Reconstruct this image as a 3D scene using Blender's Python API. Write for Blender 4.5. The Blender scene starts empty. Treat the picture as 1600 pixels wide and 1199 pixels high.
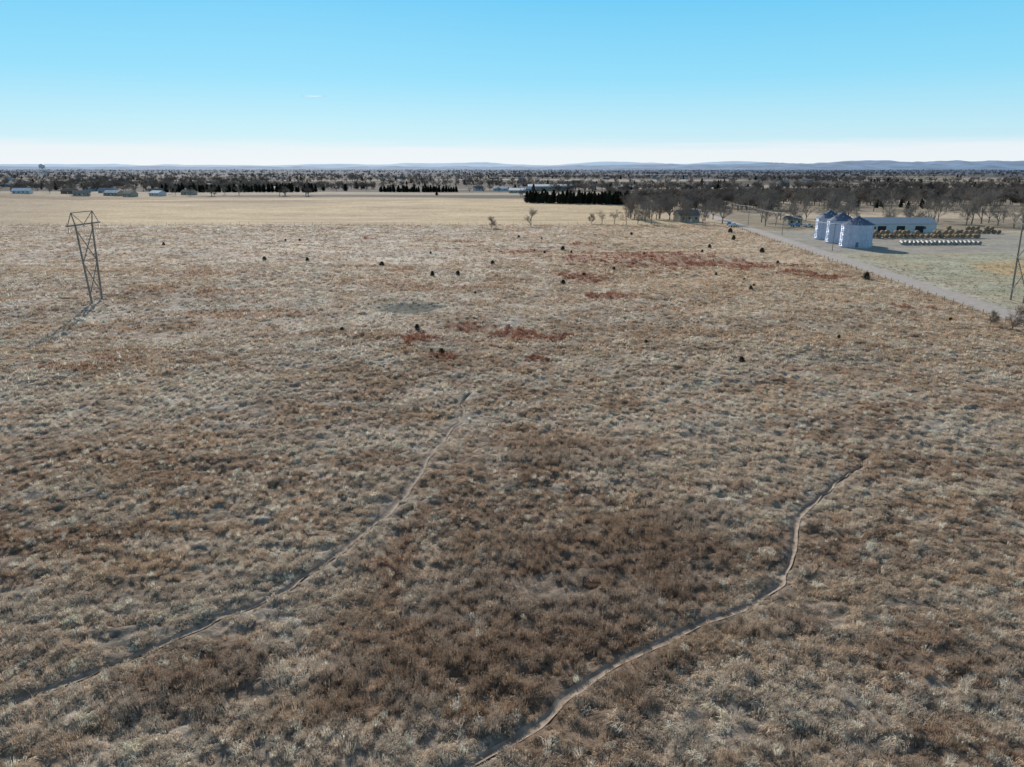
import bpy, math, random
import numpy as np
from mathutils import Vector
random.seed(7); rng=np.random.default_rng(7)
scene=bpy.context.scene
# ------------------------------------------------------------------ noise
TAB=rng.random((8,256,256))
def vn(x,y,s=0):
    x=np.asarray(x,float);y=np.asarray(y,float)
    ix=np.floor(x).astype(int);iy=np.floor(y).astype(int)
    fx=x-ix;fy=y-iy;fx=fx*fx*(3-2*fx);fy=fy*fy*(3-2*fy)
    T=TAB[s%8];a=T[ix&255,iy&255];b=T[(ix+1)&255,iy&255];c=T[ix&255,(iy+1)&255];d=T[(ix+1)&255,(iy+1)&255]
    return (a*(1-fx)+b*fx)*(1-fy)+(c*(1-fx)+d*fx)*fy
def fbm(x,y,s=0,o=4):
    t=0;a=.5;n=0
    x=np.asarray(x,float)+17.3*s;y=np.asarray(y,float)+9.1*s
    for i in range(o):
        t=t+a*vn(x,y,s+i);n+=a;a*=.5;x,y=x*1.93+y*.35+3.1,y*1.93-x*.35+1.7
    return t/n
def ss(a,b,x):
    t=np.clip((np.asarray(x,float)-a)/(b-a),0,1);return t*t*(3-2*t)
# ------------------------------------------------------------------ world layout (metres)
PATHS=[[(-6.0,95),(-6.5,90.3),(-6.7,81.6),(-8.07,75.2),(-9.05,69.7),(-9.65,64.8),(-11.4,57.9),(-13.9,52.2),(-15.9,47.9),(-18.7,44.5),(-21.9,41.1),(-24.8,38.4),(-27.5,36),(-30.1,34.1),(-34,31.5),(-40,28)],
       [(-8,24),(-3.3,28.7),(1.07,31.9),(3,34.15),(6,36.9),(11.2,40.4),(17,43.7),(20.75,47),(22.6,50.2),(24.1,53.8),(26.8,57.9),(28.8,59.9),(34.8,66.4),(38.5,70.5)]]
def smooth_path(P,n=8):
    out=[];Q=[P[0]]+P+[P[-1]]
    for i in range(1,len(Q)-2):
        p0,p1,p2,p3=[np.array(q,float) for q in Q[i-1:i+3]]
        for k in range(n):
            t=k/n
            out.append(.5*((2*p1)+(-p0+p2)*t+(2*p0-5*p1+4*p2-p3)*t*t+(-p0+3*p1-3*p2+p3)*t**3))
    out.append(np.array(P[-1],float))
    out=np.array(out)
    out[:,0]+=(vn(out[:,1]/1.7,out[:,0]/1.7,3)-.5)*.9
    return out
SP=[smooth_path(p) for p in PATHS]
def pathdist(x,y):
    x=np.asarray(x,float);y=np.asarray(y,float)
    d=np.full(x.shape,1e3);m=(y<100)&(np.abs(x)<50)
    xm=x[m];ym=y[m];dm=np.full(xm.shape,1e3)
    for P in SP:
        Q=P[::2]
        for a,b in zip(Q[:-1],Q[1:]):
            v=b-a;L=v@v+1e-9
            t=np.clip(((xm-a[0])*v[0]+(ym-a[1])*v[1])/L,0,1)
            dm=np.minimum(dm,np.hypot(xm-a[0]-t*v[0],ym-a[1]-t*v[1]))
    d[m]=dm;return d
def roadx(y): return 105.5+(np.asarray(y,float)-142)*.0714
def H(x,y):
    x=np.asarray(x,float);y=np.asarray(y,float)
    f=1-ss(78,94,x)
    near=.25+.75*ss(60,190,y)
    h=(fbm(x/62,y/48,1,3)-.5)*4.2*f*near*(1-ss(360,410,y))
    h=h+(fbm(x/16,y/12,2,2)-.5)*.7*f*(1-ss(360,410,y))
    h=h+(fbm(x/120,y/60,3,2)-.5)*3.5*ss(400,460,y)*f*(1-ss(560,640,y))
    far=ss(520,900,y)
    h=h+far*(fbm(x/600,y/500,4,3)-.5)*9
    h=h+ss(-380,-560,x)*ss(380,500,y)*(1-ss(700,900,y))*5
    h=h-.5*np.exp(-(((x+23)/8)**2+((y-151)/7)**2))
    return h
def FINE(x,y,d):
    return ((fbm(x/1.1,y/.9,3,2)-.5)*.62+(vn(x/.45,y/.4,6)-.5)*.12)*(1-ss(150,400,y))*(1-ss(88,96,x))*ss(.3,1.0,d)
def Hs(x,y): return float(H(np.array([x]),np.array([y]))[0])
RED=[(48,243,22,24),(62,230,24,10),(38,262,14,8),(22.6,239,6,9),(20.9,200,7,9),(72.6,220,12,6),(83,210,7,5),(89,200,6,5),(-21.7,302,9,5),(4.8,267,11,7),(22.7,164,6,5),(28,297,7,4),(-62,310,4,4),
     (-16,123,3.4,4.5),(-7.4,132,4,4),(5.9,125.6,6.5,4),(0,128,5,4),(3.1,110,2.4,1.8),(-11,112,1.8,2.4),(88.8,154,5,2)]
BRN=[(-55,149,24,4),(-70,106,8,3),(-66,112,7,3),(-13,86,3,1.3),(22,63,1.7,1.5),(-35,190,16,5),(-90,205,20,5),(-15,180,20,5),(-75,175,25,4),(30,150,12,3),(-9,52,2,8)]
DRK=[(5,46,13,11),(13,54,9,6),(-3,38,9,6),(-20,35,4,2.5),(-30,119,3,1.5),(-12,88,3,1.2),(20,41.5,2.5,1.5),(-17.5,37,3,2),(6,70,8,4)]
def blobs(L,x,y,k=.55,sc=3.):
    m=np.zeros_like(x);n=fbm(x/sc,y/sc,5,3)
    for a,b,rx,ry in L:
        r=np.sqrt(((x-a)/rx)**2+((y-b)/ry)**2)
        m=np.maximum(m,ss(1.25,.45,r+(n-.5)*2.2*k*1.4))
    return m
def pondr(x,y): return np.sqrt(((x+22)/7.5)**2+((y-151)/6.5)**2)
def mixc(c,d,m): return c*(1-m[:,None])+np.array(d)*m[:,None]
def zonecol(x,y):
    x=np.asarray(x,float);y=np.asarray(y,float)
    n1=fbm(x/30,y/22,1,3);n2=fbm(x/7,y/5,2,3);n3=fbm(x/1.8,y/1.2,3,3)
    c=np.tile(np.array([.485,.365,.26]),(len(x),1))
    c=mixc(c,(.56,.47,.38),ss(.42,.62,n1*.5+n2*.5)*.75)
    c=mixc(c,(.34,.225,.15),ss(.46,.64,fbm(x/11,y/6,6,3))*.65)
    c=mixc(c,(.57,.495,.42),ss(20,-40,x)*ss(50,110,y)*ss(.35,.6,n2)*.5)
    c=mixc(c,(.61,.54,.455),ss(.56,.66,fbm(x/5,y/3.2,4,3))*.6)
    c=mixc(c,(.53,.395,.26),ss(-10,60,x)*ss(80,180,y)*.45)
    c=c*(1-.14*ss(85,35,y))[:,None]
    c=c*(.8+.4*n3)[:,None]
    c=mixc(c,(.28,.205,.15),blobs(DRK,x,y)*.55)
    c=mixc(c,(.37,.23,.15),blobs(BRN,x,y)*.6)
    c=mixc(c,(.34,.185,.13),blobs(RED,x,y,.8,2.5)*.85)
    pr=pondr(x,y)+(n2-.5)*.6
    c=mixc(c,(.56,.50,.41),ss(1.7,1.2,pr)*.6)
    c=mixc(c,(.15,.15,.125),ss(1.1,.8,pr)*.95)
    fld=ss(393,397,y)*(1-ss(95,100,x))
    s=np.array([.56,.425,.265])*(.75+.42*fbm(x/34,y/14,3,4))[:,None]
    c=c*(1-fld[:,None])+s*fld[:,None]
    c=mixc(c,(.38,.30,.22),fld*ss(-190,-320,x+ (y-400)*.5)*.8)
    c=mixc(c,(.38,.29,.20),fld*ss(.50,.68,fbm(x/110,y/22,6,4))*.5)
    c=mixc(c,(.25,.18,.13),fld*ss(.5,.62,fbm(x/200,y/60,4,3))*ss(600,670,y)*.8)
    e=ss(-1,1,x-roadx(y)-3)
    g=np.array([.38,.36,.26])*(.75+.5*n2)[:,None]
    c=c*(1-e[:,None])+g*e[:,None]
    c=mixc(c,(.43,.36,.25),e*ss(.45,.6,fbm(x/14,y/10,6,3))*.7)
    c=mixc(c,(.47,.35,.20),e*ss(1.1,.8,np.sqrt(((x-170)/28)**2+((y-215)/26)**2)+(n2-.5)*.4)*.9)
    c=mixc(c,(.42,.38,.30),e*ss(12,5,x-roadx(y))*.8)
    yard=e*ss(258,264,y+(n2-.5)*8)*(1-ss(345,352,y))*(1-ss(232,240,x+(n2-.5)*8))
    c=mixc(c,(.33,.30,.265),yard*.85)
    back=e*ss(352,362,y)
    b=np.array([.30,.245,.18])*(.7+.6*n2)[:,None]
    c=c*(1-back[:,None])+b*back[:,None]
    c=mixc(c,(.50,.40,.29),back*ss(440,448,y)*(1-ss(500,508,y))*ss(150,190,x))
    c=mixc(c,(.48,.39,.29),back*ss(600,610,y)*(1-ss(700,715,y))*ss(190,240,x)*ss(.35,.45,fbm(x/120,y/60,2,2)))
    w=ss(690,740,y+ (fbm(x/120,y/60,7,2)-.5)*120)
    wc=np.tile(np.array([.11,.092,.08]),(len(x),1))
    st=ss(.56,.62,fbm(x/900,y/150,2,2))*(1-.6*ss(1500,4000,y))
    wc=mixc(wc,(.40,.33,.25),st*.85)
    haze_tint=ss(1200,6000,y)
    wc=wc*(1-haze_tint[:,None])+np.array([.105,.14,.195])*haze_tint[:,None]  # aerial haze painted into the far ground colour as blue-grey
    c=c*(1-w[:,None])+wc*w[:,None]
    return np.clip(c,0,1)
# ------------------------------------------------------------------ material helpers
def newmat(name):
    m=bpy.data.materials.new(name);m.use_nodes=True;nt=m.node_tree;nt.nodes.clear();return m,nt
def N(nt,t,**k):
    n=nt.nodes.new(t)
    for a,b in k.items(): setattr(n,a,b)
    return n
def pmat(name,col,rough=.8,metal=0,var=.15,scale=3,bump=0,coords='Object',col2=None,bscale=None):
    m,nt=newmat(name);L=nt.links.new
    o=N(nt,'ShaderNodeOutputMaterial');p=N(nt,'ShaderNodeBsdfPrincipled')
    tc=N(nt,'ShaderNodeTexCoord');nz=N(nt,'ShaderNodeTexNoise');nz.inputs['Scale'].default_value=scale;nz.inputs['Detail'].default_value=6
    L(tc.outputs[coords],nz.inputs['Vector'])
    r=N(nt,'ShaderNodeValToRGB');r.color_ramp.elements[0].position=.3;r.color_ramp.elements[1].position=.7
    c=np.array(col);a=c*(1-var) if col2 is None else np.array(col2);b=c*(1+var) if col2 is None else c
    r.color_ramp.elements[0].color=(*a,1);r.color_ramp.elements[1].color=(*np.clip(b,0,1),1)
    L(nz.outputs['Fac'],r.inputs['Fac']);L(r.outputs['Color'],p.inputs['Base Color'])
    p.inputs['Roughness'].default_value=rough;p.inputs['Metallic'].default_value=metal
    if bump:
        bn=N(nt,'ShaderNodeBump');bn.inputs['Strength'].default_value=bump;bn.inputs['Distance'].default_value=.05
        L(nz.outputs['Fac'],bn.inputs['Height']);L(bn.outputs['Normal'],p.inputs['Normal'])
    L(p.outputs[0],o.inputs['Surface']);return m
def instmat(name,trans=.4,var=.25):
    m,nt=newmat(name);L=nt.links.new
    o=N(nt,'ShaderNodeOutputMaterial');a=N(nt,'ShaderNodeAttribute',attribute_type='INSTANCER',attribute_name='tcol')
    tc=N(nt,'ShaderNodeTexCoord');nz=N(nt,'ShaderNodeTexNoise');nz.inputs['Scale'].default_value=9;nz.inputs['Detail'].default_value=0
    L(tc.outputs['Object'],nz.inputs['Vector'])
    mr=N(nt,'ShaderNodeMapRange');mr.inputs['From Min'].default_value=.3;mr.inputs['From Max'].default_value=.7;mr.inputs['To Min'].default_value=1-var;mr.inputs['To Max'].default_value=1+var
    L(nz.outputs['Fac'],mr.inputs['Value'])
    mx=N(nt,'ShaderNodeVectorMath',operation='SCALE');L(a.outputs['Color'],mx.inputs[0]);L(mr.outputs[0],mx.inputs['Scale'])
    d=N(nt,'ShaderNodeBsdfDiffuse');t=N(nt,'ShaderNodeBsdfTranslucent');ms=N(nt,'ShaderNodeMixShader');ms.inputs[0].default_value=trans
    L(mx.outputs[0],d.inputs[0]);L(mx.outputs[0],t.inputs[0]);L(d.outputs[0],ms.inputs[1]);L(t.outputs[0],ms.inputs[2]);L(ms.outputs[0],o.inputs[0])
    return m
# ------------------------------------------------------------------ mesh builder
class MB:
    def __init__(s): s.v=[];s.f=[];s.m=[]
    def poly(s,pts,mi=0):
        n=len(s.v);s.v+= [tuple(p) for p in pts];s.f.append(tuple(range(n,n+len(pts))));s.m.append(mi)
    def box(s,c,d,mi=0,rz=0):
        n=len(s.v);cx,cy,cz=c;dx,dy,dz=[q/2 for q in d];co,si=math.cos(rz),math.sin(rz)
        for z in(-dz,dz):
            for x,y in((-dx,-dy),(dx,-dy),(dx,dy),(-dx,dy)):
                s.v.append((cx+x*co-y*si,cy+x*si+y*co,cz+z))
        for q in((0,3,2,1),(4,5,6,7),(0,1,5,4),(1,2,6,5),(2,3,7,6),(3,0,4,7)):
            s.f.append(tuple(n+i for i in q));s.m.append(mi)
    def tube(s,a,b,r0,r1,k=6,mi=0,cap=True):
        a=Vector(a);b=Vector(b);d=(b-a)
        if d.length<1e-6:return
        d.normalize();u=d.orthogonal().normalized();w=d.cross(u);n=len(s.v)
        for p,r in((a,r0),(b,r1)):
            for i in range(k):
                t=2*math.pi*i/k;s.v.append(tuple(p+u*(r*math.cos(t))+w*(r*math.sin(t))))
        for i in range(k):
            j=(i+1)%k;s.f.append((n+i,n+j,n+k+j,n+k+i));s.m.append(mi)
        if cap:
            s.f.append(tuple(n+i for i in range(k))[::-1]);s.m.append(mi);s.f.append(tuple(n+k+i for i in range(k)));s.m.append(mi)
    def lathe(s,prof,c=(0,0,0),k=32,mi=0):
        n=len(s.v)
        for r,z in prof:
            for i in range(k):
                t=2*math.pi*i/k;s.v.append((c[0]+r*math.cos(t),c[1]+r*math.sin(t),c[2]+z))
        for j in range(len(prof)-1):
            for i in range(k):
                q=(i+1)%k;s.f.append((n+j*k+i,n+j*k+q,n+(j+1)*k+q,n+(j+1)*k+i));s.m.append(mi)
    def mesh(s,name,mats,smooth=False):
        me=bpy.data.meshes.new(name);me.from_pydata(s.v,[],s.f)
        for m in mats: me.materials.append(m)
        me.polygons.foreach_set('material_index',s.m)
        if smooth: me.polygons.foreach_set('use_smooth',[True]*len(s.f))
        me.update();return me
    def obj(s,name,mats,loc=(0,0,0),rz=0,parent=None,smooth=False):
        o=bpy.data.objects.new(name,s.mesh(name,mats,smooth));scene.collection.objects.link(o);o.location=loc;o.rotation_euler[2]=rz;o.parent=parent;return o
def empty(name,loc=(0,0,0),rz=0):
    o=bpy.data.objects.new(name,None);scene.collection.objects.link(o);o.location=loc;o.rotation_euler[2]=rz;o.empty_display_size=.5;return o
def place(name,me,loc,rz=0,sc=1):
    o=bpy.data.objects.new(name,me);scene.collection.objects.link(o);o.location=loc;o.rotation_euler[2]=rz
    o.scale=(sc,)*3 if not hasattr(sc,'__len__') else sc;return o
# ------------------------------------------------------------------ ground sheet
def axis(parts):
    out=[]
    for a,b,s in parts: out+=list(np.arange(a,b,s))
    return out
ys=axis([(-3000,-400,400),(-400,0,40),(0,24,3),(24,60,.22),(60,120,.4),(120,200,.8),(200,400,1.6)])
y=400.
while y<30000: ys.append(y);y*=1.011 if y>500 else 1.005
ys=np.array(ys)
xp=axis([(0,40,.28),(40,80,.5),(80,240,1.6)]);x=240.
while x<26000: xp.append(x);x*=1.04 if x<1500 else 1.08
xs=np.array([-q for q in xp[:0:-1]]+xp)
X,Y=np.meshgrid(xs,ys);x=X.ravel();y=Y.ravel()
pd=pathdist(x,y)
z=H(x,y)+FINE(x,y,pd)-.15*ss(.40,.12,pd)
nx,ny=len(xs),len(ys)
me=bpy.data.meshes.new('ground')
me.vertices.add(nx*ny);me.vertices.foreach_set('co',np.stack([x,y,z],1).ravel().astype(np.float32))
i=np.arange((ny-1)*(nx-1));r=i//(nx-1);c=i%(nx-1);b=r*nx+c
quads=np.stack([b,b+1,b+nx+1,b+nx],1).ravel()
me.loops.add(len(quads));me.loops.foreach_set('vertex_index',quads.astype(np.int32))
me.polygons.add(len(i));me.polygons.foreach_set('loop_start',(np.arange(len(i))*4).astype(np.int32))
me.polygons.foreach_set('use_smooth',np.ones(len(i),bool))
me.update(calc_edges=True)
col=zonecol(x,y)
litter_shade=.58+.42*ss(60,240,y)          # shaded soil and dead grass between the tussocks, shade painted into the colour
litter_shade=np.where(x>roadx(y)-4,1,litter_shade)
col=col*litter_shade[:,None]
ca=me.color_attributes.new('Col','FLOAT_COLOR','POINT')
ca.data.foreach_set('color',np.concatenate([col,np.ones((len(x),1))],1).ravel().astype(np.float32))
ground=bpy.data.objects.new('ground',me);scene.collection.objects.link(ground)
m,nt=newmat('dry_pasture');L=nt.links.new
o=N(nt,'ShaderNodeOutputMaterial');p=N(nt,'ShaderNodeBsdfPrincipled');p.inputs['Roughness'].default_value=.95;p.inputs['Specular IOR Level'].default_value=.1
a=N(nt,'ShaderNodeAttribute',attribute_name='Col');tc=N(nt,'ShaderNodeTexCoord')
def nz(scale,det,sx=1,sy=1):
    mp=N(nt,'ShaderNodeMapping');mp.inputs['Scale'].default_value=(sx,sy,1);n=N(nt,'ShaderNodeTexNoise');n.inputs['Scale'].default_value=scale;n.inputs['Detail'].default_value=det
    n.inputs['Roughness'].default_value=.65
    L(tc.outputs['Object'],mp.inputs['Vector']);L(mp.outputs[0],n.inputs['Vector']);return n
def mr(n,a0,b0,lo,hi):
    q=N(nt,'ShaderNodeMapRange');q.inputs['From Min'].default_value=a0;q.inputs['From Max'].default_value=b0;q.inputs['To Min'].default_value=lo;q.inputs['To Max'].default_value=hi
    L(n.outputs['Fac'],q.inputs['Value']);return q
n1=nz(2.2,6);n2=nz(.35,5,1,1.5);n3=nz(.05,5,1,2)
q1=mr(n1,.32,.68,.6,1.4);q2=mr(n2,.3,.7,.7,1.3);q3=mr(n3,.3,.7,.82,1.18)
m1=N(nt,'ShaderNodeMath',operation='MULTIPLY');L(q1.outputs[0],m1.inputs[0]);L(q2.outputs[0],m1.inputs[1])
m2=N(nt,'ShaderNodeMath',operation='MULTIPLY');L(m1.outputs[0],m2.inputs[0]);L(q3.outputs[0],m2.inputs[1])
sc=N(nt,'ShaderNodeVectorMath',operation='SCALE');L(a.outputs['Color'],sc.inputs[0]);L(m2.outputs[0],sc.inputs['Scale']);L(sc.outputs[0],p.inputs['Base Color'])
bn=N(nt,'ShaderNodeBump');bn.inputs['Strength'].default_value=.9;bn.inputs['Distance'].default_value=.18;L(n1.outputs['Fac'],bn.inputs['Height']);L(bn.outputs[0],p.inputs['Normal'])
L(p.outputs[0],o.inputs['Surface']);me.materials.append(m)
# ------------------------------------------------------------------ paths
soil=pmat('trodden_soil',(.30,.235,.18),.95,var=.35,scale=2,bump=.5,coords='Object')
for P in SP:
    mb=MB();n=len(P);hx=H(P[:,0],P[:,1])
    t=np.gradient(P,axis=0);t/=np.linalg.norm(t,axis=1)[:,None]+1e-9;nr=np.stack([-t[:,1],t[:,0]],1)
    prof=[(-.34,-.0),(-.16,-.11),(0,-.135),(.14,-.11),(.32,-.0)]
    kk=np.arange(n)
    wv=(.55+.6*vn(kk/4.,np.zeros(n),2))*(.12+.88*ss(110,70,P[:,1]))*(.2+.8*ss(40,27,P[:,0]))
    for k in range(n):
        for o_,dz in prof:
            mb.v.append((P[k,0]+nr[k,0]*o_*wv[k],P[k,1]+nr[k,1]*o_*wv[k],hx[k]+dz+.02))
    for k in range(n-1):
        for j in range(4):
            mb.f.append((k*5+j,k*5+j+1,(k+1)*5+j+1,(k+1)*5+j));mb.m.append(0)
    mb.obj('dirt_path',[soil],smooth=True)
# ------------------------------------------------------------------ road
gravel=pmat('gravel_road',(.38,.335,.30),.95,var=.14,scale=.6,bump=.2)
mb=MB();yy=np.arange(-150,560,5.)
for k,yv in enumerate(yy):
    xc=float(roadx(yv))
    for o_,zz in((-3.3,.0),(-2.6,.05),(0,.11),(2.6,.05),(3.3,.0)): mb.v.append((xc+o_+(vn([yv/9],[o_])[0]-.5)*.5,yv,zz+.02))
for k in range(len(yy)-1):
    for j in range(4): mb.f.append((k*5+j,k*5+j+1,(k+1)*5+j+1,(k+1)*5+j));mb.m.append(0)
mb.obj('gravel_road',[gravel],smooth=True)
# ------------------------------------------------------------------ instancing
def scatter(name,P,rot,scl,idx,col,coll):
    me=bpy.data.meshes.new(name);n=len(P);me.vertices.add(n);me.vertices.foreach_set('co',P.astype(np.float32).ravel())
    A=me.attributes.new('rot','FLOAT_VECTOR','POINT');A.data.foreach_set('vector',rot.astype(np.float32).ravel())
    A=me.attributes.new('scl','FLOAT_VECTOR','POINT');A.data.foreach_set('vector',scl.astype(np.float32).ravel())
    A=me.attributes.new('idx','INT','POINT');A.data.foreach_set('value',idx.astype(np.int32))
    A=me.attributes.new('tcol','FLOAT_COLOR','POINT');A.data.foreach_set('color',np.concatenate([col,np.ones((n,1))],1).astype(np.float32).ravel())
    me.update()
    ob=bpy.data.objects.new(name,me);scene.collection.objects.link(ob)
    g=bpy.data.node_groups.new(name+'_nodes','GeometryNodeTree')
    g.interface.new_socket('Geometry',in_out='INPUT',socket_type='NodeSocketGeometry');g.interface.new_socket('Geometry',in_out='OUTPUT',socket_type='NodeSocketGeometry')
    gi=g.nodes.new('NodeGroupInput');go=g.nodes.new('NodeGroupOutput');ip=g.nodes.new('GeometryNodeInstanceOnPoints');ci=g.nodes.new('GeometryNodeCollectionInfo')
    ci.inputs['Collection'].default_value=coll;ci.inputs['Separate Children'].default_value=True;ci.inputs['Reset Children'].default_value=True
    def na(nm,t):
        q=g.nodes.new('GeometryNodeInputNamedAttribute');q.data_type=t;q.inputs['Name'].default_value=nm;return [s for s in q.outputs if s.enabled and s.name=='Attribute'][0]
    l=g.links.new
    l(gi.outputs[0],ip.inputs['Points']);l(ci.outputs[0],ip.inputs['Instance']);ip.inputs['Pick Instance'].default_value=True
    l(na('idx','INT'),ip.inputs['Instance Index']);l(na('rot','FLOAT_VECTOR'),ip.inputs['Rotation']);l(na('scl','FLOAT_VECTOR'),ip.inputs['Scale'])
    l(ip.outputs[0],go.inputs[0])
    md=ob.modifiers.new('scatter','NODES');md.node_group=g;return ob
grassm=instmat('dry_grass',.40,.3)
def blade(mb,b,az,L,h0,h1,w,curl=.0):
    dx,dy=math.cos(az),math.sin(az);px,py=-dy*w/2,dx*w/2
    mx,my=b[0]+dx*L*.45,b[1]+dy*L*.45;tx,ty=b[0]+dx*L,b[1]+dy*L
    n=len(mb.v)
    mb.v+=[(b[0]-px,b[1]-py,b[2]),(b[0]+px,b[1]+py,b[2]),(mx+px*.9,my+py*.9,h0),(mx-px*.9,my-py*.9,h0),(tx,ty,h1)]
    mb.f+=[(n,n+1,n+2,n+3),(n+3,n+2,n+4)];mb.m+=[0,0]
tc_=bpy.data.collections.new('grass_tufts')
def tuftobj(nm,mb,mat,coll):
    o=bpy.data.objects.new(nm,mb.mesh(nm,[mat]));coll.objects.link(o)
R=random.Random(3)
for k in range(3):   # lodged mats 0-2
    mb=MB();d0=R.random()*6.28
    for i in range(46):
        a=R.random()*6.28;r=.36*math.sqrt(R.random());az=d0+R.gauss(0,.6)
        blade(mb,(r*math.cos(a),r*math.sin(a),-.05),az,R.uniform(.25,.6),R.uniform(.12,.28),R.uniform(.0,.12),R.uniform(.024,.044))
    tuftobj('a_lodged_grass_%d'%k,mb,grassm,tc_)
for k in range(3):   # upright bunches 3-5
    mb=MB()
    for i in range(44):
        a=R.random()*6.28;r=.20*math.sqrt(R.random());az=a+R.gauss(0,.7)
        blade(mb,(r*math.cos(a),r*math.sin(a),-.05),az,R.uniform(.05,.3),R.uniform(.18,.32),R.uniform(.2,.5),R.uniform(.016,.03))
    tuftobj('b_bunch_grass_%d'%k,mb,grassm,tc_)
for k in range(2):   # tall weeds / brush 6-7
    mb=MB()
    for i in range(22):
        a=R.random()*6.28;r=.25*math.sqrt(R.random());h=R.uniform(.35,.75);az=R.random()*6.28;l=R.uniform(.03,.25)
        bx,by=r*math.cos(a),r*math.sin(a)
        blade(mb,(bx,by,-.05),az,l,h*.5,h,.016)
        for j in range(3):
            t=R.uniform(.4,.95);blade(mb,(bx+math.cos(az)*l*t,by+math.sin(az)*l*t,h*t),R.random()*6.28,R.uniform(.06,.16),h*t+.05,h*t+R.uniform(.02,.14),.022)
    tuftobj('c_weed_stalks_%d'%k,mb,grassm,tc_)
for k in range(3):   # coarse lodged 8-10 for the far pasture
    mb=MB();d0=R.random()*6.28
    for i in range(12):
        a=R.random()*6.28;r=.36*math.sqrt(R.random());az=d0+R.gauss(0,.6)
        blade(mb,(r*math.cos(a),r*math.sin(a),-.05),az,R.uniform(.35,.65),R.uniform(.14,.28),R.uniform(.0,.1),R.uniform(.07,.12))
    tuftobj('d_far_lodged_grass_%d'%k,mb,grassm,tc_)
for k in range(3):   # coarse upright 11-13
    mb=MB()
    for i in range(12):
        a=R.random()*6.28;r=.22*math.sqrt(R.random());az=a+R.gauss(0,.7)
        blade(mb,(r*math.cos(a),r*math.sin(a),-.05),az,R.uniform(.08,.3),R.uniform(.2,.34),R.uniform(.25,.52),R.uniform(.05,.09))
    tuftobj('e_far_bunch_grass_%d'%k,mb,grassm,tc_)
def band(y0,y1,dens):
    n=int(.86*(y1*y1-y0*y0)*dens+12*(y1-y0)*dens)
    yv=np.sqrt(rng.random(n)*(y1*y1-y0*y0)+y0*y0);xv=(rng.random(n)*2-1)*(yv*.86+6);return np.stack([xv,yv],1)
PP=np.concatenate([band(24,45,12),band(45,75,8),band(75,130,4),band(130,230,1.8),band(230,395,.6)])
xv,yv=PP[:,0],PP[:,1]
keep=(xv<roadx(yv)-3.6)|((xv>roadx(yv)+3.6)&(rng.random(len(xv))<.3)&(yv<255))
d=pathdist(xv,yv);keep&=(d>.34)&((d>.8)|(rng.random(len(xv))<.6))
den=fbm(xv/2.6,yv/2.0,4,3);keep&=rng.random(len(xv))<ss(.28,.5,den)*.85+.15
keep&=~((pondr(xv,yv)<1)&(rng.random(len(xv))<.93))
xv,yv,d=xv[keep],yv[keep],d[keep];n=len(xv)
cz=zonecol(xv,yv);dk=blobs(DRK,xv,yv);rd=blobs(RED,xv,yv,.8,2.5);br=blobs(BRN,xv,yv)
u=rng.random(n);nn=fbm(xv/5,yv/4,6,3)
idx=np.where((u<.25+ss(.4,.6,nn)*.6)|(d<1.0),rng.integers(0,3,n),rng.integers(3,6,n))
up=(rng.random(n)<np.maximum(np.maximum(dk*.8,rd*.9),br*.8));idx=np.where(up,rng.integers(3,8,n),idx)
idx=np.where((rng.random(n)<.04),rng.integers(6,8,n),idx)
pale=(idx<3)
tcol=cz*(.95+.6*rng.random(n))[:,None]
rmix=(rng.random(n)<rd*.8);tcol=np.where(rmix[:,None],np.array([.35,.17,.11])*(.7+.6*rng.random(n))[:,None],tcol)
pnd=pondr(xv,yv)<1.1
tcol=np.where((pale&~rmix&~pnd)[:,None],tcol*.6+np.array([.64,.535,.41])*(.25+.45*rng.random(n))[:,None],tcol)
bl=(rng.random(n)<.12*(1-dk)*(1-rd))&~pnd;tcol=np.where(bl[:,None],np.array([.82,.74,.62]),tcol)
east=xv>roadx(yv);tcol=np.where(east[:,None],cz*(1.0+.25*rng.random(n))[:,None],tcol)
tcol=np.clip(tcol,0,.8)
dist=np.hypot(xv,yv)
farm=dist>115
idx=np.where(farm,np.where(pale,8,11)+rng.integers(0,3,n),idx)
sc0=(.55+.65*rng.random(n)**1.5)*(1+.6*ss(90,300,dist));sc0*=np.where(up,1.12,1)*(1-.3*(d<.8))*np.where(east,.6,1)
scl=np.stack([sc0,sc0,sc0*(.8+.4*rng.random(n))*(1-.35*ss(120,300,dist))],1)
P3=np.stack([xv,yv,H(xv,yv)+FINE(xv,yv,d)],1)
rot=np.stack([rng.normal(0,.12,n),rng.normal(0,.12,n),rng.random(n)*6.283],1)
scatter('dry_grass',P3,rot,scl,idx,tcol,tc_)
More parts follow.
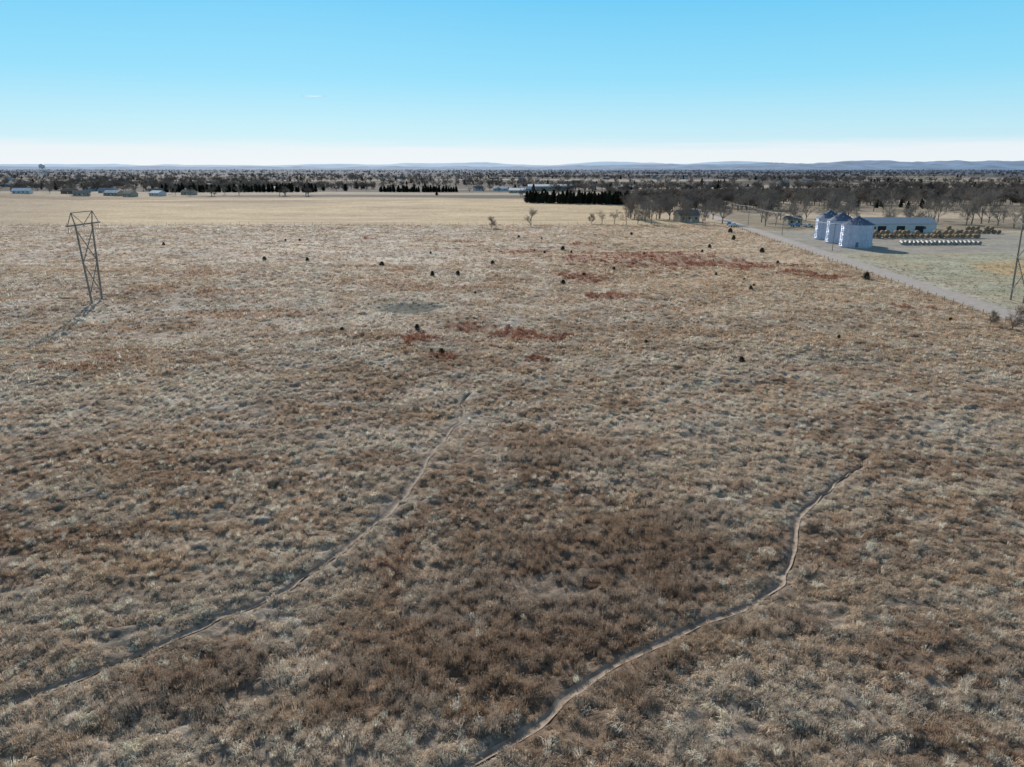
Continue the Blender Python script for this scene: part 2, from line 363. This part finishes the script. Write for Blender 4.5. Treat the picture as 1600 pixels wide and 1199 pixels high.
# ------------------------------------------------------------------ trees
def gen_tree(seed,h,spread=1.,levels=3,tw=.05,ntw=9,trunkr=.35,kids=(6,5,5)):
    R=random.Random(seed);mb=MB()
    def rv(s): return Vector((R.gauss(0,s),R.gauss(0,s),R.gauss(0,s)))
    def grow(p,d,L,r,lv):
        q=p+d*L*.5;d2=(d+rv(.16)+Vector((0,0,.06))).normalized();e=q+d2*L*.5
        k=6 if lv==0 else (4 if lv==1 else 3)
        mb.tube(p,q,r,r*.72,k,cap=False);mb.tube(q,e,r*.72,r*.4,k,cap=False)
        if lv>=levels:
            for i in range(ntw):
                t=R.uniform(.1,1);b=p+(e-p)*t;dd=(d2*.8+rv(.55)+Vector((0,0,.12))).normalized();l=L*R.uniform(.4,.85)
                sd=dd.orthogonal().normalized()*tw*.5;n=len(mb.v)
                mb.v+=[tuple(b-sd),tuple(b+sd),tuple(b+dd*l)];mb.f.append((n,n+1,n+2));mb.m.append(0)
                for j in range(2):
                    b2=b+dd*l*R.uniform(.3,.8);d3=(dd+rv(.5)).normalized();n=len(mb.v)
                    mb.v+=[tuple(b2-sd*.8),tuple(b2+sd*.8),tuple(b2+d3*l*.5)];mb.f.append((n,n+1,n+2));mb.m.append(0)
            return
        for i in range(kids[lv]):
            t=R.uniform(.35,1.) if lv else R.uniform(.25,1.);b=p+(q-p)*min(1,2*t) if t<.5 else q+(e-q)*(2*t-1)
            az=i*2.4+R.uniform(-.6,.6);sp=spread*(R.uniform(.4,1.0) if lv==0 else R.uniform(.4,.9))
            o=d2.orthogonal().normalized();o=o*math.cos(az)+d2.cross(o)*math.sin(az)
            nd=(d2+o*sp+Vector((0,0,.15))).normalized();grow(b,nd,L*R.uniform(.5,.8),r*.5*(1.15-t*.4),lv+1)
    grow(Vector((0,0,-.2)),Vector((R.gauss(0,.05),R.gauss(0,.05),1)).normalized(),h*.5,trunkr,0)
    zm=max(v[2] for v in mb.v);f=h/zm
    mb.v=[(a*f,b*f,c*f) for a,b,c in mb.v];return mb
bark=pmat('bare_branches',(.24,.205,.175),.95,var=.3,scale=.8)
bark2=pmat('shrub_twigs',(.26,.20,.155),.95,var=.3,scale=2)
TM=[gen_tree(10+k,14,.95,3,.05,7,.32).mesh('bare_tree_mesh_%d'%k,[bark]) for k in range(6)]
BM=[gen_tree(40+k,6,1.15,2,.05,14,.12,(9,7)).mesh('shrub_mesh_%d'%k,[bark2]) for k in range(2)]
def gen_cedar(seed,h,w,n,fs,rnd=.7):
    R=random.Random(seed);mb=MB();mb.tube((0,0,-.1),(0,0,h*.85),.05*h/3,.01,5,1)
    lob=[R.uniform(.7,1.25) for _ in range(9)]
    for i in range(n):
        t=R.random()**.8;z=h*(.04+.96*t);az=R.random()*6.283
        rr=w*.5*((1-t)**rnd*(.35+.65*min(1,t*6)))*lob[int(az/6.284*9)]*(.8+.3*math.sin(z*9/h*3+az*2))*R.uniform(.45,1.08)
        c=Vector((rr*math.cos(az),rr*math.sin(az),z));o=Vector((math.cos(az),math.sin(az),R.uniform(.1,1.1))).normalized()
        s=o.cross(Vector((R.gauss(0,1),R.gauss(0,1),R.gauss(0,1)))).normalized()*fs*.4*R.uniform(.6,1.3);n0=len(mb.v)
        mb.v+=[tuple(c-s-o*fs*.3),tuple(c+s-o*fs*.3),tuple(c+o*fs*R.uniform(.5,1.1))];mb.f.append((n0,n0+1,n0+2));mb.m.append(0)
    return mb
cedm=pmat('cedar_foliage',(.075,.068,.042),.9,var=.5,scale=4)
CM=[gen_cedar(60+k,1.9,2.1,650,.3,.45).mesh('cedar_mesh_%d'%k,[cedm,bark]) for k in range(4)]
CB=[gen_cedar(70+k,10.,5.5,1800,.8).mesh('windbreak_cedar_mesh_%d'%k,[cedm,bark]) for k in range(3)]
ced=[(-41.7,227,.9),(-68.4,237,.7),(-82.7,237,.8),(-22.9,203,.75),(-15.5,203,.7),(-6.2,227,.8),(20,280,.9),(13.7,188,.7),(-31.8,129,.45),(-17.9,130,.6),(36.5,108,.5),(99.2,197,1.2),
 (59,124,.35),(52.2,71.4,.36),(23.7,121,.4),(-11.7,113.6,.5),(-13.3,113.2,.5),(92,262,1.),(79,285,.9),(-141,289,.7),(55,330,.8),(3,320,.6),(96,310,1.),(70,262,.7),
 (90,142,.4),(-30,262,.5),(62,180,.4),(-9,171,.35),(31,215,.6),(105,345,1.1),(87,232,.6),(-95,300,.6)]
R=random.Random(77)
for i in range(12):
    b=R.uniform(170,350);a=R.gauss(30,50)
    if -.7*b<a<95: ced.append((a,b,R.uniform(.25,.6)))
for a,b,s in ced: place('cedar_tree',random.choice(CM),(a,b,Hs(a,b)-.05),random.random()*6,(s*random.uniform(.9,1.2),s,s*random.uniform(.75,1.05)))
place('bare_shrub',BM[0],(42.3,57.5,Hs(42.3,57.5)),1,(.3,.3,.22))
for a,b,s in((96.5,133,1.),(99,128,.95),(94.8,137,.6)): place('roadside_shrub',BM[random.randint(0,1)],(a,b,Hs(a,b)-.1),random.random()*6,s)
T=[(10.1,380,.78),(49,392,.62),(56,394,.68),(62,391,.6),(69,395,.7)]
place('small_bushy_tree',BM[1],(-10.6,372,Hs(-10.6,372)),0,(1.15,1.15,1.2));place('small_bushy_tree',BM[0],(44,398,0),0,1.1)
R=random.Random(12)
for i in range(24): T.append((R.uniform(70,122),R.uniform(398,452),R.uniform(.8,1.25)))
for i in range(34):
    T.append((R.uniform(135,330),R.uniform(368,440),R.uniform(.7,1.25)))
for a,b,s in((252,395,1.45),(262,402,1.5),(240,410,1.3),(275,385,1.2),(212,368,.8),(208,372,.9),(205,366,.75),(196,372,.8),(290,392,1.3)): T.append((a,b,s))
for i in range(44): T.append((R.uniform(130,420),R.uniform(500,600),R.uniform(.8,1.3)))
for a,b,s in T:
    if abs(a-float(roadx(b)))<5: a+=9
    place('bare_tree',TM[R.randint(0,5)],(a,b,Hs(a,b)-.2),R.random()*6,(s*R.uniform(.9,1.25),s*R.uniform(.9,1.25),s))
# cedar windbreaks
treem=instmat('distant_foliage',.15,.35)
wc=bpy.data.collections.new('windbreak_trees')
for k,mm in enumerate(CB):
    m2=mm.copy();m2.materials[0]=treem;m2.materials[1]=treem;o=bpy.data.objects.new('a_windbreak_cedar_%d'%k,m2);wc.objects.link(o)
def row(name,pts,sc):
    n=len(pts);P=np.array([(a+R.gauss(0,.9),b+R.gauss(0,1.3),Hs(a,b)-.2) for a,b in pts]);s=np.array([sc*R.uniform(.6,1.15) for _ in pts])
    scatter(name,P,np.stack([s*0,s*0,s*50],1),np.stack([s*1.1,s*1.1,s],1),np.array([R.randint(0,2) for _ in pts]),np.tile([.045,.05,.036],(n,1))*np.array([[R.uniform(.7,1.5)] for _ in pts]),wc)
row('cedar_windbreak',[(14+i*2.6,640-i*1.0+j*6) for i in range(32) for j in(0,1)],1.0)
row('cedar_windbreak',[(-172+i*3,955+j*6) for i in range(34) for j in(0,1)],.8)
row('cedar_windbreak',[(-430+i*5,900+j*9) for i in range(38) for j in(0,1)],1.0)
row('cedar_windbreak',[(245+i*6,560+R.uniform(-20,20)) for i in range(14)],.7)
# distant woods
dc=bpy.data.collections.new('woodland_trees')
for k in range(4):
    me2=gen_tree(90+k,13,1.05,3,.14,6,.36,(6,4,4)).mesh('woodland_tree_mesh_%d'%k,[treem]);o=bpy.data.objects.new('a_woodland_tree_%d'%k,me2);dc.objects.link(o)
o=bpy.data.objects.new('b_woodland_evergreen',wc.objects[0].data);dc.objects.link(o)
n=26000
yv=np.exp(rng.random(n)*(math.log(9500)-math.log(520))+math.log(520));xv=(rng.random(n)*2-1)*(yv*.9+40)
cl=fbm(xv/260,yv/150,1,3);st=fbm(xv/900,yv/150,2,2)
k1=(yv>760+0*xv)&(rng.random(n)<ss(.41,.60,cl+.10*ss(900,2500,yv)+.03*ss(0,200,xv))*.85+.03)
k2=(yv>590)&(yv<=760)&(xv>130)&(rng.random(n)<ss(.35,.6,cl))
k3=(yv>440)&(yv<760)&(xv>95)&(xv<200)
keep=(k1|k2|k3)&(st<.585)
keep&=~((yv<1000)&(xv>-330)&(xv<60)&(rng.random(n)<.75))
xv,yv=xv[keep],yv[keep];n=len(xv)
s=.45+.6*rng.random(n);haze_tint=ss(900,5500,yv)
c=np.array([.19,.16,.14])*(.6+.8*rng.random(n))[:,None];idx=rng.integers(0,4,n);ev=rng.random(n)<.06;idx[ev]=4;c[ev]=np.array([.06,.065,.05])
c=c*(1-haze_tint[:,None])+np.array([.12,.155,.21])*haze_tint[:,None]  # distance haze mixed into the tree colour itself
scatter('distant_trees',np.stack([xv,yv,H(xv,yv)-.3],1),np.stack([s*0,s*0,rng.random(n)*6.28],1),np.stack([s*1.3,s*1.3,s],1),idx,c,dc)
# ------------------------------------------------------------------ hills
def hills(name,y0,y1,hfun,colr,seed):
    xs=np.linspace(-16000,16000,520);ys=np.linspace(y0,y1,30);X,Y=np.meshgrid(xs,ys);x=X.ravel();y=Y.ravel()
    t=(y-y0)/(y1-y0);z=hfun(x,y)*np.sin(np.pi*np.clip(t,0,1))**.8-15
    mb=MB();mb.v=list(map(tuple,np.stack([x,y,z],1)));nx=len(xs)
    for r in range(len(ys)-1):
        for c in range(nx-1): b=r*nx+c;mb.f.append((b,b+1,b+nx+1,b+nx));mb.m.append(0)
    mb.obj(name,[colr],smooth=True)
hm1=pmat('haze_tinted_hillside',(.19,.28,.41),1,var=.28,scale=.004);hm2=pmat('far_haze_tinted_hillside',(.38,.53,.68),1,var=.1,scale=.002)  # blue base colours carry the distance haze, no air is modelled
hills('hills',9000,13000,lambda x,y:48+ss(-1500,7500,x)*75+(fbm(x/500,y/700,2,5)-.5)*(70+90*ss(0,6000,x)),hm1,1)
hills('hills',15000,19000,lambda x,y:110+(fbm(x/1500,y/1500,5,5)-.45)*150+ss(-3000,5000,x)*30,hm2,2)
# ------------------------------------------------------------------ grain bins
def steel(name,col,ring,rough=.38,metal=.75,axis='z'):
    m,nt=newmat(name);L=nt.links.new;o=N(nt,'ShaderNodeOutputMaterial');p=N(nt,'ShaderNodeBsdfPrincipled');p.inputs['Metallic'].default_value=metal;p.inputs['Roughness'].default_value=rough
    tc=N(nt,'ShaderNodeTexCoord');w=N(nt,'ShaderNodeTexWave',bands_direction='Z' if axis=='z' else 'X');w.inputs['Scale'].default_value=ring;L(tc.outputs['Object'],w.inputs[0])
    z=N(nt,'ShaderNodeTexNoise');z.inputs['Scale'].default_value=.9;z.inputs['Detail'].default_value=5;L(tc.outputs['Object'],z.inputs[0])
    r=N(nt,'ShaderNodeValToRGB');r.color_ramp.elements[0].position=.3;r.color_ramp.elements[1].position=.7;c=np.array(col);r.color_ramp.elements[0].color=(*(c*.82),1);r.color_ramp.elements[1].color=(*c,1)
    L(z.outputs['Fac'],r.inputs[0]);L(r.outputs[0],p.inputs['Base Color'])
    b=N(nt,'ShaderNodeBump');b.inputs['Strength'].default_value=.6;b.inputs['Distance'].default_value=.05;L(w.outputs['Fac'],b.inputs['Height']);L(b.outputs[0],p.inputs['Normal']);L(p.outputs[0],o.inputs[0]);return m
galv=steel('galvanised_wall',(.58,.65,.80),1.6,.42,.5);groof=steel('galvanised_roof',(.17,.21,.30),1.5,.5,.4)
dark=pmat('dark_opening',(.03,.03,.03),.9);conc=pmat('concrete',(.38,.37,.35),.9,scale=1)
def grain_bin(x,y,r,he,hp):
    e=empty('grain_bin',(x,y,0))
    w=MB();prof=[];n=int(he/.55)
    for i in range(n):
        z0=.25+i*(he-.25)/n;z1=.25+(i+1)*(he-.25)/n;prof+=[(r,z0),(r+.05,z0+.12),(r+.05,z1-.12),(r,z1)]
    w.lathe(prof,k=56);w.obj('wall',[galv],parent=e,smooth=False)
    st=MB()
    for i in range(28):
        t=2*math.pi*i/28;st.box(((r+.09)*math.cos(t),(r+.09)*math.sin(t),he/2+.1),(.08,.14,he-.3),rz=t)
    st.obj('stiffeners',[galv],parent=e)
    q=MB();q.lathe([(r+.22,he-.12),(.65,hp-.35),(.65,hp),(.75,hp+.02),(.02,hp+.35)],k=48)
    for i in range(32):
        t=2*math.pi*i/32;q.tube(((r+.2)*math.cos(t),(r+.2)*math.sin(t),he-.06),(.65*math.cos(t),.65*math.sin(t),hp-.3),.06,.05,4)
    for i in range(6):
        t=2*math.pi*i/6+.3;rr=r*.6;q.lathe([(.28,0),(.28,.5),(.36,.5),(.05,.75)],(rr*math.cos(t),rr*math.sin(t),he+(hp-he)*.38),8)
    q.obj('roof',[groof],parent=e)
    b=MB();b.lathe([(r+.35,0),(r+.35,.25),(r,.25)],k=48);b.obj('base',[conc],parent=e)
    dd=MB();t=-1.9;dd.box(((r+.08)*math.cos(t),(r+.08)*math.sin(t),1.4),(.12,1.,1.9),rz=t);dd.obj('door',[groof],parent=e)
    l=MB();t=-2.4
    for sgn in(-.22,.22):
        bx=(r+.3)*math.cos(t)-sgn*math.sin(t);by=(r+.3)*math.sin(t)+sgn*math.cos(t);l.tube((bx,by,.3),(bx,by,he+.8),.03,.03,4)
    for i in range(int(he/.35)):
        z=.5+i*.35;l.tube(((r+.3)*math.cos(t)+.22*math.sin(t),(r+.3)*math.sin(t)-.22*math.cos(t),z),((r+.3)*math.cos(t)-.22*math.sin(t),(r+.3)*math.sin(t)+.22*math.cos(t),z),.02,.02,4)
    l.obj('ladder',[galv],parent=e)
grain_bin(135,281,5.8,8.9,11.8);grain_bin(136,297.5,5.3,9.2,12.3);grain_bin(138,313.5,5.3,9.2,12.3)
# ------------------------------------------------------------------ buildings
glass=pmat('window_glass',(.05,.06,.08),.15,var=.1)
white=pmat('white_paint',(.72,.73,.74),.6,var=.06)
def house(name,x,y,w,d,h,rise,rz,wall,roof,doors=1,wins=4,big=False):
    e=empty(name,(x,y,Hs(x,y)-.1),rz);b=MB();b.box((0,0,h/2),(w,d,h))
    for s in(-1,1): b.poly([(s*w/2,-d/2,h),(s*w/2,d/2,h),(s*w/2,0,h+rise)])
    b.obj('walls',[wall],parent=e)
    q=MB();o=.5
    for s in(-1,1):
        sl=rise/(d/2);a=[(-w/2-o,s*(d/2+o),h-o*sl+.05),(w/2+o,s*(d/2+o),h-o*sl+.05),(w/2+o,0,h+rise+.05),(-w/2-o,0,h+rise+.05)]
        t=[(p[0],p[1],p[2]+.15) for p in a];q.poly(a if s>0 else a[::-1]);q.poly(t[::-1] if s>0 else t);q.poly([a[0],a[1],t[1],t[0]]);q.poly([a[0],a[3],t[3],t[0]]);q.poly([a[1],a[2],t[2],t[1]])
    q.obj('roof',[roof],parent=e)
    g=MB()
    for i in range(wins):
        px=-w/2+w*(i+.5)/wins
        for s in(-1,1): g.box((px,s*(d/2+.02),h*.55),(1.3 if not big else 2.,.1,1.2))
    g.obj('windows',[glass],parent=e)
    g=MB()
    for i in range(doors):
        px=-w/2+w*(i+1)/(doors+1)+.9;g.box((px,-d/2-.03,(3.2 if big else 2.1)/2),(4. if big else 1.,.14,3.2 if big else 2.1))
    g.obj('door',[dark if big else white],parent=e);return e
blueroof=steel('metal_barn_roof',(.36,.42,.49),2.5,.5,.3,'x')
wallw=pmat('white_metal_siding',(.58,.60,.62),.5,var=.08,scale=1);wallt=pmat('tan_siding',(.42,.36,.28),.8);brick=pmat('brick_wall',(.28,.15,.11),.9,scale=5)
shg=pmat('grey_shingles',(.16,.155,.15),.9,scale=2);shb=pmat('brown_shingles',(.17,.12,.09),.9,scale=2)
house('metal_barn',186,352,36,13,4.3,2.4,0,wallw,blueroof,3,3,True)
house('farmhouse',101,418,12,9,4.,2.6,.2,wallt,shg,1,3)
house('garden_shed',155,398,8,6,3,1.5,.1,wallt,shg,1,2)
hs=[(-515,770,14,9),(-500,745,16,10),(-470,775,14,9),(-438,742,15,10),(-415,760,18,10),(-392,748,12,9),(-372,765,14,10),(-540,800,14,9),(-350,790,14,9),(-455,820,16,9),(-405,830,15,9)]
for i,(a,b,w,d) in enumerate(hs):
    house('ranch_house' if i not in(1,4) else 'metal_shed',a,b,w,d,3.2,2.2,R.uniform(-.5,.5),[wallt,wallw,brick,wallt,wallt][i%5],[shg,white,shb,shg,blueroof][i%5],1,4)
for a,b in((-560,790),(-530,755),(-485,765),(-455,760),(-428,775),(-402,775),(-360,780),(-340,770),(-480,800),(-520,820),(-380,815),(-315,800)):
    place('bare_tree',TM[R.randint(0,5)],(a,b,Hs(a,b)-.2),R.random()*6,R.uniform(.6,1.))
for i in range(44):
    b=R.uniform(900,2400);a=R.uniform(-.72,.5)*b
    house('distant_house',a,b,R.uniform(12,26),R.uniform(9,14),3.5,2.5,R.uniform(-.5,.5),R.choice([wallw,wallt,brick]),R.choice([shg,shb,white,blueroof]),1,3)
house('warehouse',52,1010,60,22,6,2.5,.05,wallt,blueroof,2,5,True)
# water tower
e=empty('water_tower',(-1366,2140,Hs(-1366,2140)))
b=MB();b.lathe([(.1,26),(4,27),(7.5,30),(8.3,33),(7.5,36.5),(4,39),(.3,40)],k=28);b.obj('tank',[white],parent=e,smooth=True)
b=MB()
for i in range(6):
    t=math.pi*2*i/6;b.tube((9.5*math.cos(t),9.5*math.sin(t),0),(7.6*math.cos(t),7.6*math.sin(t),32),.5,.5,6)
    t2=t+math.pi/3
    for z0,z1 in((0,15),(15,29)):
        r0=9.5-1.9*z0/32;r1=9.5-1.9*z1/32;b.tube((r0*math.cos(t),r0*math.sin(t),z0),(r1*math.cos(t2),r1*math.sin(t2),z1),.12,.12,4)
b.tube((0,0,0),(0,0,27),1.3,1.3,10);b.obj('legs',[white],parent=e)
# ------------------------------------------------------------------ transmission towers
wood=pmat('weathered_pole_wood',(.26,.225,.20),.9,var=.25,scale=2);insul=pmat('insulator',(.12,.10,.09),.4);wire=pmat('conductor',(.25,.25,.26),.5,.5)
def tower(x,y):
    z=Hs(x,y);e=empty('transmission_tower',(x,y,z));b=MB();zc=17.6;zt=20.3
    def ly(s,zz): return s*(2.1+1.15*zz/zc)
    for s in(-1,1): b.tube((0,ly(s,0),-.3),(0,ly(s,zc),zc),.24,.19,7)
    for z0,z1 in((2.2,9.6),(9.6,16.9)):
        b.tube((.2,ly(-1,z0),z0),(.2,ly(1,z1),z1),.11,.11,5);b.tube((-.2,ly(1,z0),z0),(-.2,ly(-1,z1),z1),.11,.11,5)
    b.tube((0,ly(-1,9.6),9.6),(0,ly(1,9.6),9.6),.10,.10,5)
    b.obj('legs',[wood],parent=e)
    b=MB()
    for q in(-.22,.22): b.box((q,0,zc),(.14,12.6,.28))
    b.tube((0,-3.3,zc),(0,-4.1,zt),.14,.12,5);b.tube((0,3.3,zc),(0,4.1,zt),.14,.12,5)
    b.tube((0,-4.1,zt),(0,4.1,zt),.11,.11,5)
    for s in(-1,1): b.tube((0,s*4.1,zt),(0,s*6.1,zc),.09,.09,5);b.tube((0,s*4.1,zt),(0,0,zc),.08,.08,5)
    b.obj('crossarm',[wood],parent=e)
    b=MB()
    for q in(-5.9,0,5.9):
        for k in range(8): b.lathe([(.03,0),(.15,.03),(.15,.07),(.03,.12)],(0,q,zc-.3-k*.16),8)
    b.obj('insulators',[insul],parent=e);return z
tower(-97,163);tower(118,163)
b=MB()
for q in(-5.9,0,5.9):
    for x0,x1 in((-97,118),(118,333),(-312,-97)):
        for k in range(24):
            def pt(t): return (x0+(x1-x0)*t,163+q,16.2-4*5.*t*(1-t))
            b.tube(pt(k/24),pt((k+1)/24),.012,.012,3,cap=False)
b.obj('conductor_wires',[wire])
for x0 in(-312,333): tower(x0,163)
# distribution line along the road
pts=[]
for yv in(455,395,332,268):
    xc=float(roadx(yv))+6;e=empty('utility_pole',(xc,yv,0));b=MB();b.tube((0,0,-.2),(0,0,10.2),.15,.11,7);b.box((0,0,9.7),(2.4,.12,.14))
    for q in(-1.1,-.4,1.1): b.tube((q,0,9.75),(q,0,9.98),.05,.03,6)
    b.obj('pole',[wood],parent=e);pts.append((xc,yv))
b=MB()
for q in(-1.1,-.4,1.1):
    for (xa,ya),(xb,yb) in zip(pts[:-1],pts[1:]):
        for k in range(10):
            def pt(t): return (xa+(xb-xa)*t+q,ya+(yb-ya)*t,9.98-3.*t*(1-t))
            b.tube(pt(k/10),pt((k+1)/10),.025,.025,3,cap=False)
b.obj('distribution_wires',[pmat('aluminium_wire',(.5,.45,.4),.5)])
# ------------------------------------------------------------------ fences
def fence(name,P,step,h=1.25):
    b=MB();last=None
    for (xa,ya),(xb,yb) in zip(P[:-1],P[1:]):
        L_=math.hypot(xb-xa,yb-ya);n=int(L_/step)
        for k in range(n):
            t=k/n;px,py=xa+(xb-xa)*t,ya+(yb-ya)*t;z=Hs(px,py);hh=h*R.uniform(.92,1.08)
            b.tube((px,py,z-.2),(px+R.gauss(0,.04),py+R.gauss(0,.04),z+hh),.08,.07,5)
            if last:
                for f in(.35,.65,.95): b.tube((last[0],last[1],last[2]+h*f*.95),(px,py,z+h*f*.95),.01,.01,3,cap=False)
            last=(px,py,z)
    b.obj(name,[wood])
fence('wire_fence',[(float(roadx(60))-5.5,60),(float(roadx(388))-5.5,388)],4.)
fence('wire_fence',[(-420,396),(116,394)],5.)
# ------------------------------------------------------------------ bales
hay=pmat('hay_bale_straw',(.25,.18,.115),.95,var=.35,scale=3,bump=.6);wrap=pmat('white_bale_wrap',(.25,.255,.245),.5,var=.3,scale=1.2)
def bales(name,x0,x1,y,dy,step,r,L_,mat,rows=1,levels=1):
    b=MB();x=x0
    while x<x1:
        for rr in range(rows):
            for lv in range(levels):
                if lv and R.random()<.35: continue
                cy=y+(x-x0)*dy+rr*(L_+.3)+R.gauss(0,.25);cx=x+(R.gauss(0,.09))+(r if lv else 0);cz=r*.95+lv*r*1.72;k=14
                ring=[]
                for yy_,rad in((-L_/2,r*.55),(-L_/2-.03,r*.93),(-L_/2+.1,r),(L_/2-.1,r),(L_/2+.03,r*.93),(L_/2,r*.55)):
                    ring.append(len(b.v))
                    for i in range(k):
                        t=2*math.pi*i/k;b.v.append((cx+rad*math.cos(t),cy+yy_,cz+rad*.95*math.sin(t)))
                for q in range(5):
                    for i in range(k):
                        j=(i+1)%k;b.f.append((ring[q]+i,ring[q]+j,ring[q+1]+j,ring[q+1]+i));b.m.append(0)
                b.f.append(tuple(ring[0]+i for i in range(k)));b.m.append(0);b.f.append(tuple(ring[5]+i for i in range(k)));b.m.append(0)
        x+=step
    b.obj(name,[mat])
bales('hay_bales',160,208,318,0,3.1,.95,1.5,hay,2,2)
bales('hay_bales',209,232,345,-.2,2.0,.9,1.5,hay,1,2)
bales('wrapped_bales',158,190,289,.03,1.75,.75,1.4,wrap,1,1)
bales('wrapped_bales',160,190,293,.03,1.75,.75,1.4,wrap,1,1)
# ------------------------------------------------------------------ vehicles
tyre=pmat('tyre_rubber',(.03,.03,.03),.9)
def pickup(x,y,rz,col):
    e=empty('pickup_truck',(x,y,.0),rz);paint=pmat('truck_paint',col,.3,var=.03)
    prof=[(-2.8,.55),(2.75,.55),(2.8,1.0),(2.65,1.12),(1.35,1.2),(.75,1.85),(-.55,1.88),(-.75,1.25),(-2.8,1.25)]
    b=MB();n=len(prof);w=.95
    for s in(-1,1):
        for a,c in prof: b.v.append((a,s*(w if c<1.3 else w*.82),c))
    for i in range(n): j=(i+1)%n;b.f.append((i,j,n+j,n+i));b.m.append(0)
    b.f.append(tuple(range(n)));b.m.append(0);b.f.append(tuple(range(n,2*n))[::-1]);b.m.append(0)
    b.obj('body',[paint],parent=e)
    b=MB();
    for s in(-1,1): b.poly([(-.5,s*.955,1.3),(1.1,s*.955,1.3),(.68,s*.81,1.78),(-.45,s*.81,1.8)])
    b.poly([(1.36,-.78,1.26),(1.36,.78,1.26),(.83,.7,1.82),(.83,-.7,1.82)]);b.box((-1.8,0,1.252),(1.8,1.6,.03));b.obj('windows',[glass],parent=e)
    b=MB()
    for a in(-1.75,1.8):
        for s in(-1,1): b.tube((a,s*.72,.4),(a,s*1.0,.4),.4,.4,14)
    b.obj('wheels',[tyre],parent=e)
pickup(150,381,.3,(.10,.28,.55));pickup(156,379,.2,(.6,.62,.65));pickup(117,381,.5,(.7,.7,.7));pickup(-22+140,391,1.2,(.15,.3,.5))
# contrail
mcon,nt=newmat('contrail_ice');o=N(nt,'ShaderNodeOutputMaterial');t_=N(nt,'ShaderNodeBsdfTranslucent');t_.inputs[0].default_value=(.9,.95,1,1);nt.links.new(t_.outputs[0],o.inputs[0])
b=MB();n=14
for k in range(n+1):
    xk=-5450+660*k/n;hh=7*math.sin(math.pi*(k+.4)/(n+.8))**.7+1;b.v+=[(xk,19500,1790-k*.4-hh),(xk,19510,1790-k*.4+hh)]
for k in range(n): b.f.append((2*k,2*k+2,2*k+3,2*k+1));b.m.append(0)
b.obj('contrail',[mcon])
# ------------------------------------------------------------------ sun & sky
EL=math.radians(26);AZ=math.radians(-17)
sd=Vector((math.sin(AZ)*math.cos(EL),math.cos(AZ)*math.cos(EL),math.sin(EL)))
sl=bpy.data.lights.new('sun','SUN');sl.energy=5.;sl.angle=math.radians(.5);sl.color=(1,.93,.84);so=bpy.data.objects.new('sun',sl);scene.collection.objects.link(so)
so.rotation_euler=(-sd).to_track_quat('-Z','Y').to_euler();so.location=(0,0,200)
w=bpy.data.worlds.new('World');scene.world=w;w.use_nodes=True;nt=w.node_tree;nt.nodes.clear();L=nt.links.new
o=N(nt,'ShaderNodeOutputWorld');bg=N(nt,'ShaderNodeBackground');bg.inputs['Strength'].default_value=.1
sk=N(nt,'ShaderNodeTexSky',sky_type='NISHITA');sk.sun_disc=False;sk.sun_elevation=EL;sk.sun_rotation=AZ;sk.air_density=1.;sk.dust_density=.3;sk.ozone_density=2
tc=N(nt,'ShaderNodeTexCoord');sx=N(nt,'ShaderNodeSeparateXYZ');L(tc.outputs['Generated'],sx.inputs[0])
gr=N(nt,'ShaderNodeValToRGB');E=gr.color_ramp.elements;L(sx.outputs['Z'],gr.inputs[0])
E[0].position=0;E[0].color=(.70,.86,.95,1);E[1].position=1;E[1].color=(.10,.17,.28,1)
for p_,c_ in((.05,(.51,.82,.95)),(.11,(.285,.73,.97)),(.2,(.155,.61,.94)),(.3,(.15,.36,.58)),(.5,(.14,.23,.35))):
    q=E.new(p_);q.color=(*c_,1)
scl_=N(nt,'ShaderNodeVectorMath',operation='SCALE');L(gr.outputs[0],scl_.inputs[0]);scl_.inputs['Scale'].default_value=10
m0=N(nt,'ShaderNodeMix',data_type='RGBA');m0.inputs[0].default_value=.08;L(scl_.outputs[0],m0.inputs[6]);L(sk.outputs[0],m0.inputs[7])
mp=N(nt,'ShaderNodeMapping');mp.inputs['Scale'].default_value=(2.5,2.5,60);L(tc.outputs['Generated'],mp.inputs[0])
n1=N(nt,'ShaderNodeTexNoise');n1.inputs['Scale'].default_value=1.6;n1.inputs['Detail'].default_value=5;L(mp.outputs[0],n1.inputs[0])
ad=N(nt,'ShaderNodeMath',operation='MULTIPLY_ADD');ad.inputs[1].default_value=.022;L(n1.outputs['Fac'],ad.inputs[0]);L(sx.outputs['Z'],ad.inputs[2])
rp=N(nt,'ShaderNodeValToRGB');rp.color_ramp.interpolation='EASE';E=rp.color_ramp.elements
E[0].position=.030;E[0].color=(.8,.8,.8,1);E[1].position=.046;E[1].color=(0,0,0,1);L(ad.outputs[0],rp.inputs[0])
mx=N(nt,'ShaderNodeMix',data_type='RGBA');L(rp.outputs[0],mx.inputs[0]);L(m0.outputs[2],mx.inputs[6]);mx.inputs[7].default_value=(8.9,9.2,9.5,1)
L(mx.outputs[2],bg.inputs[0]);L(bg.outputs[0],o.inputs[0])
# ------------------------------------------------------------------ camera
cam=bpy.data.cameras.new('camera');co=bpy.data.objects.new('camera',cam);scene.collection.objects.link(co);scene.camera=co
cam.sensor_width=36;cam.lens=36*1100/1600;cam.clip_end=60000;cam.clip_start=.5
co.location=(0,0,30);co.rotation_euler=(math.radians(90-17.06),0,0)
scene.view_settings.view_transform='Standard';scene.view_settings.look='None';scene.view_settings.exposure=0
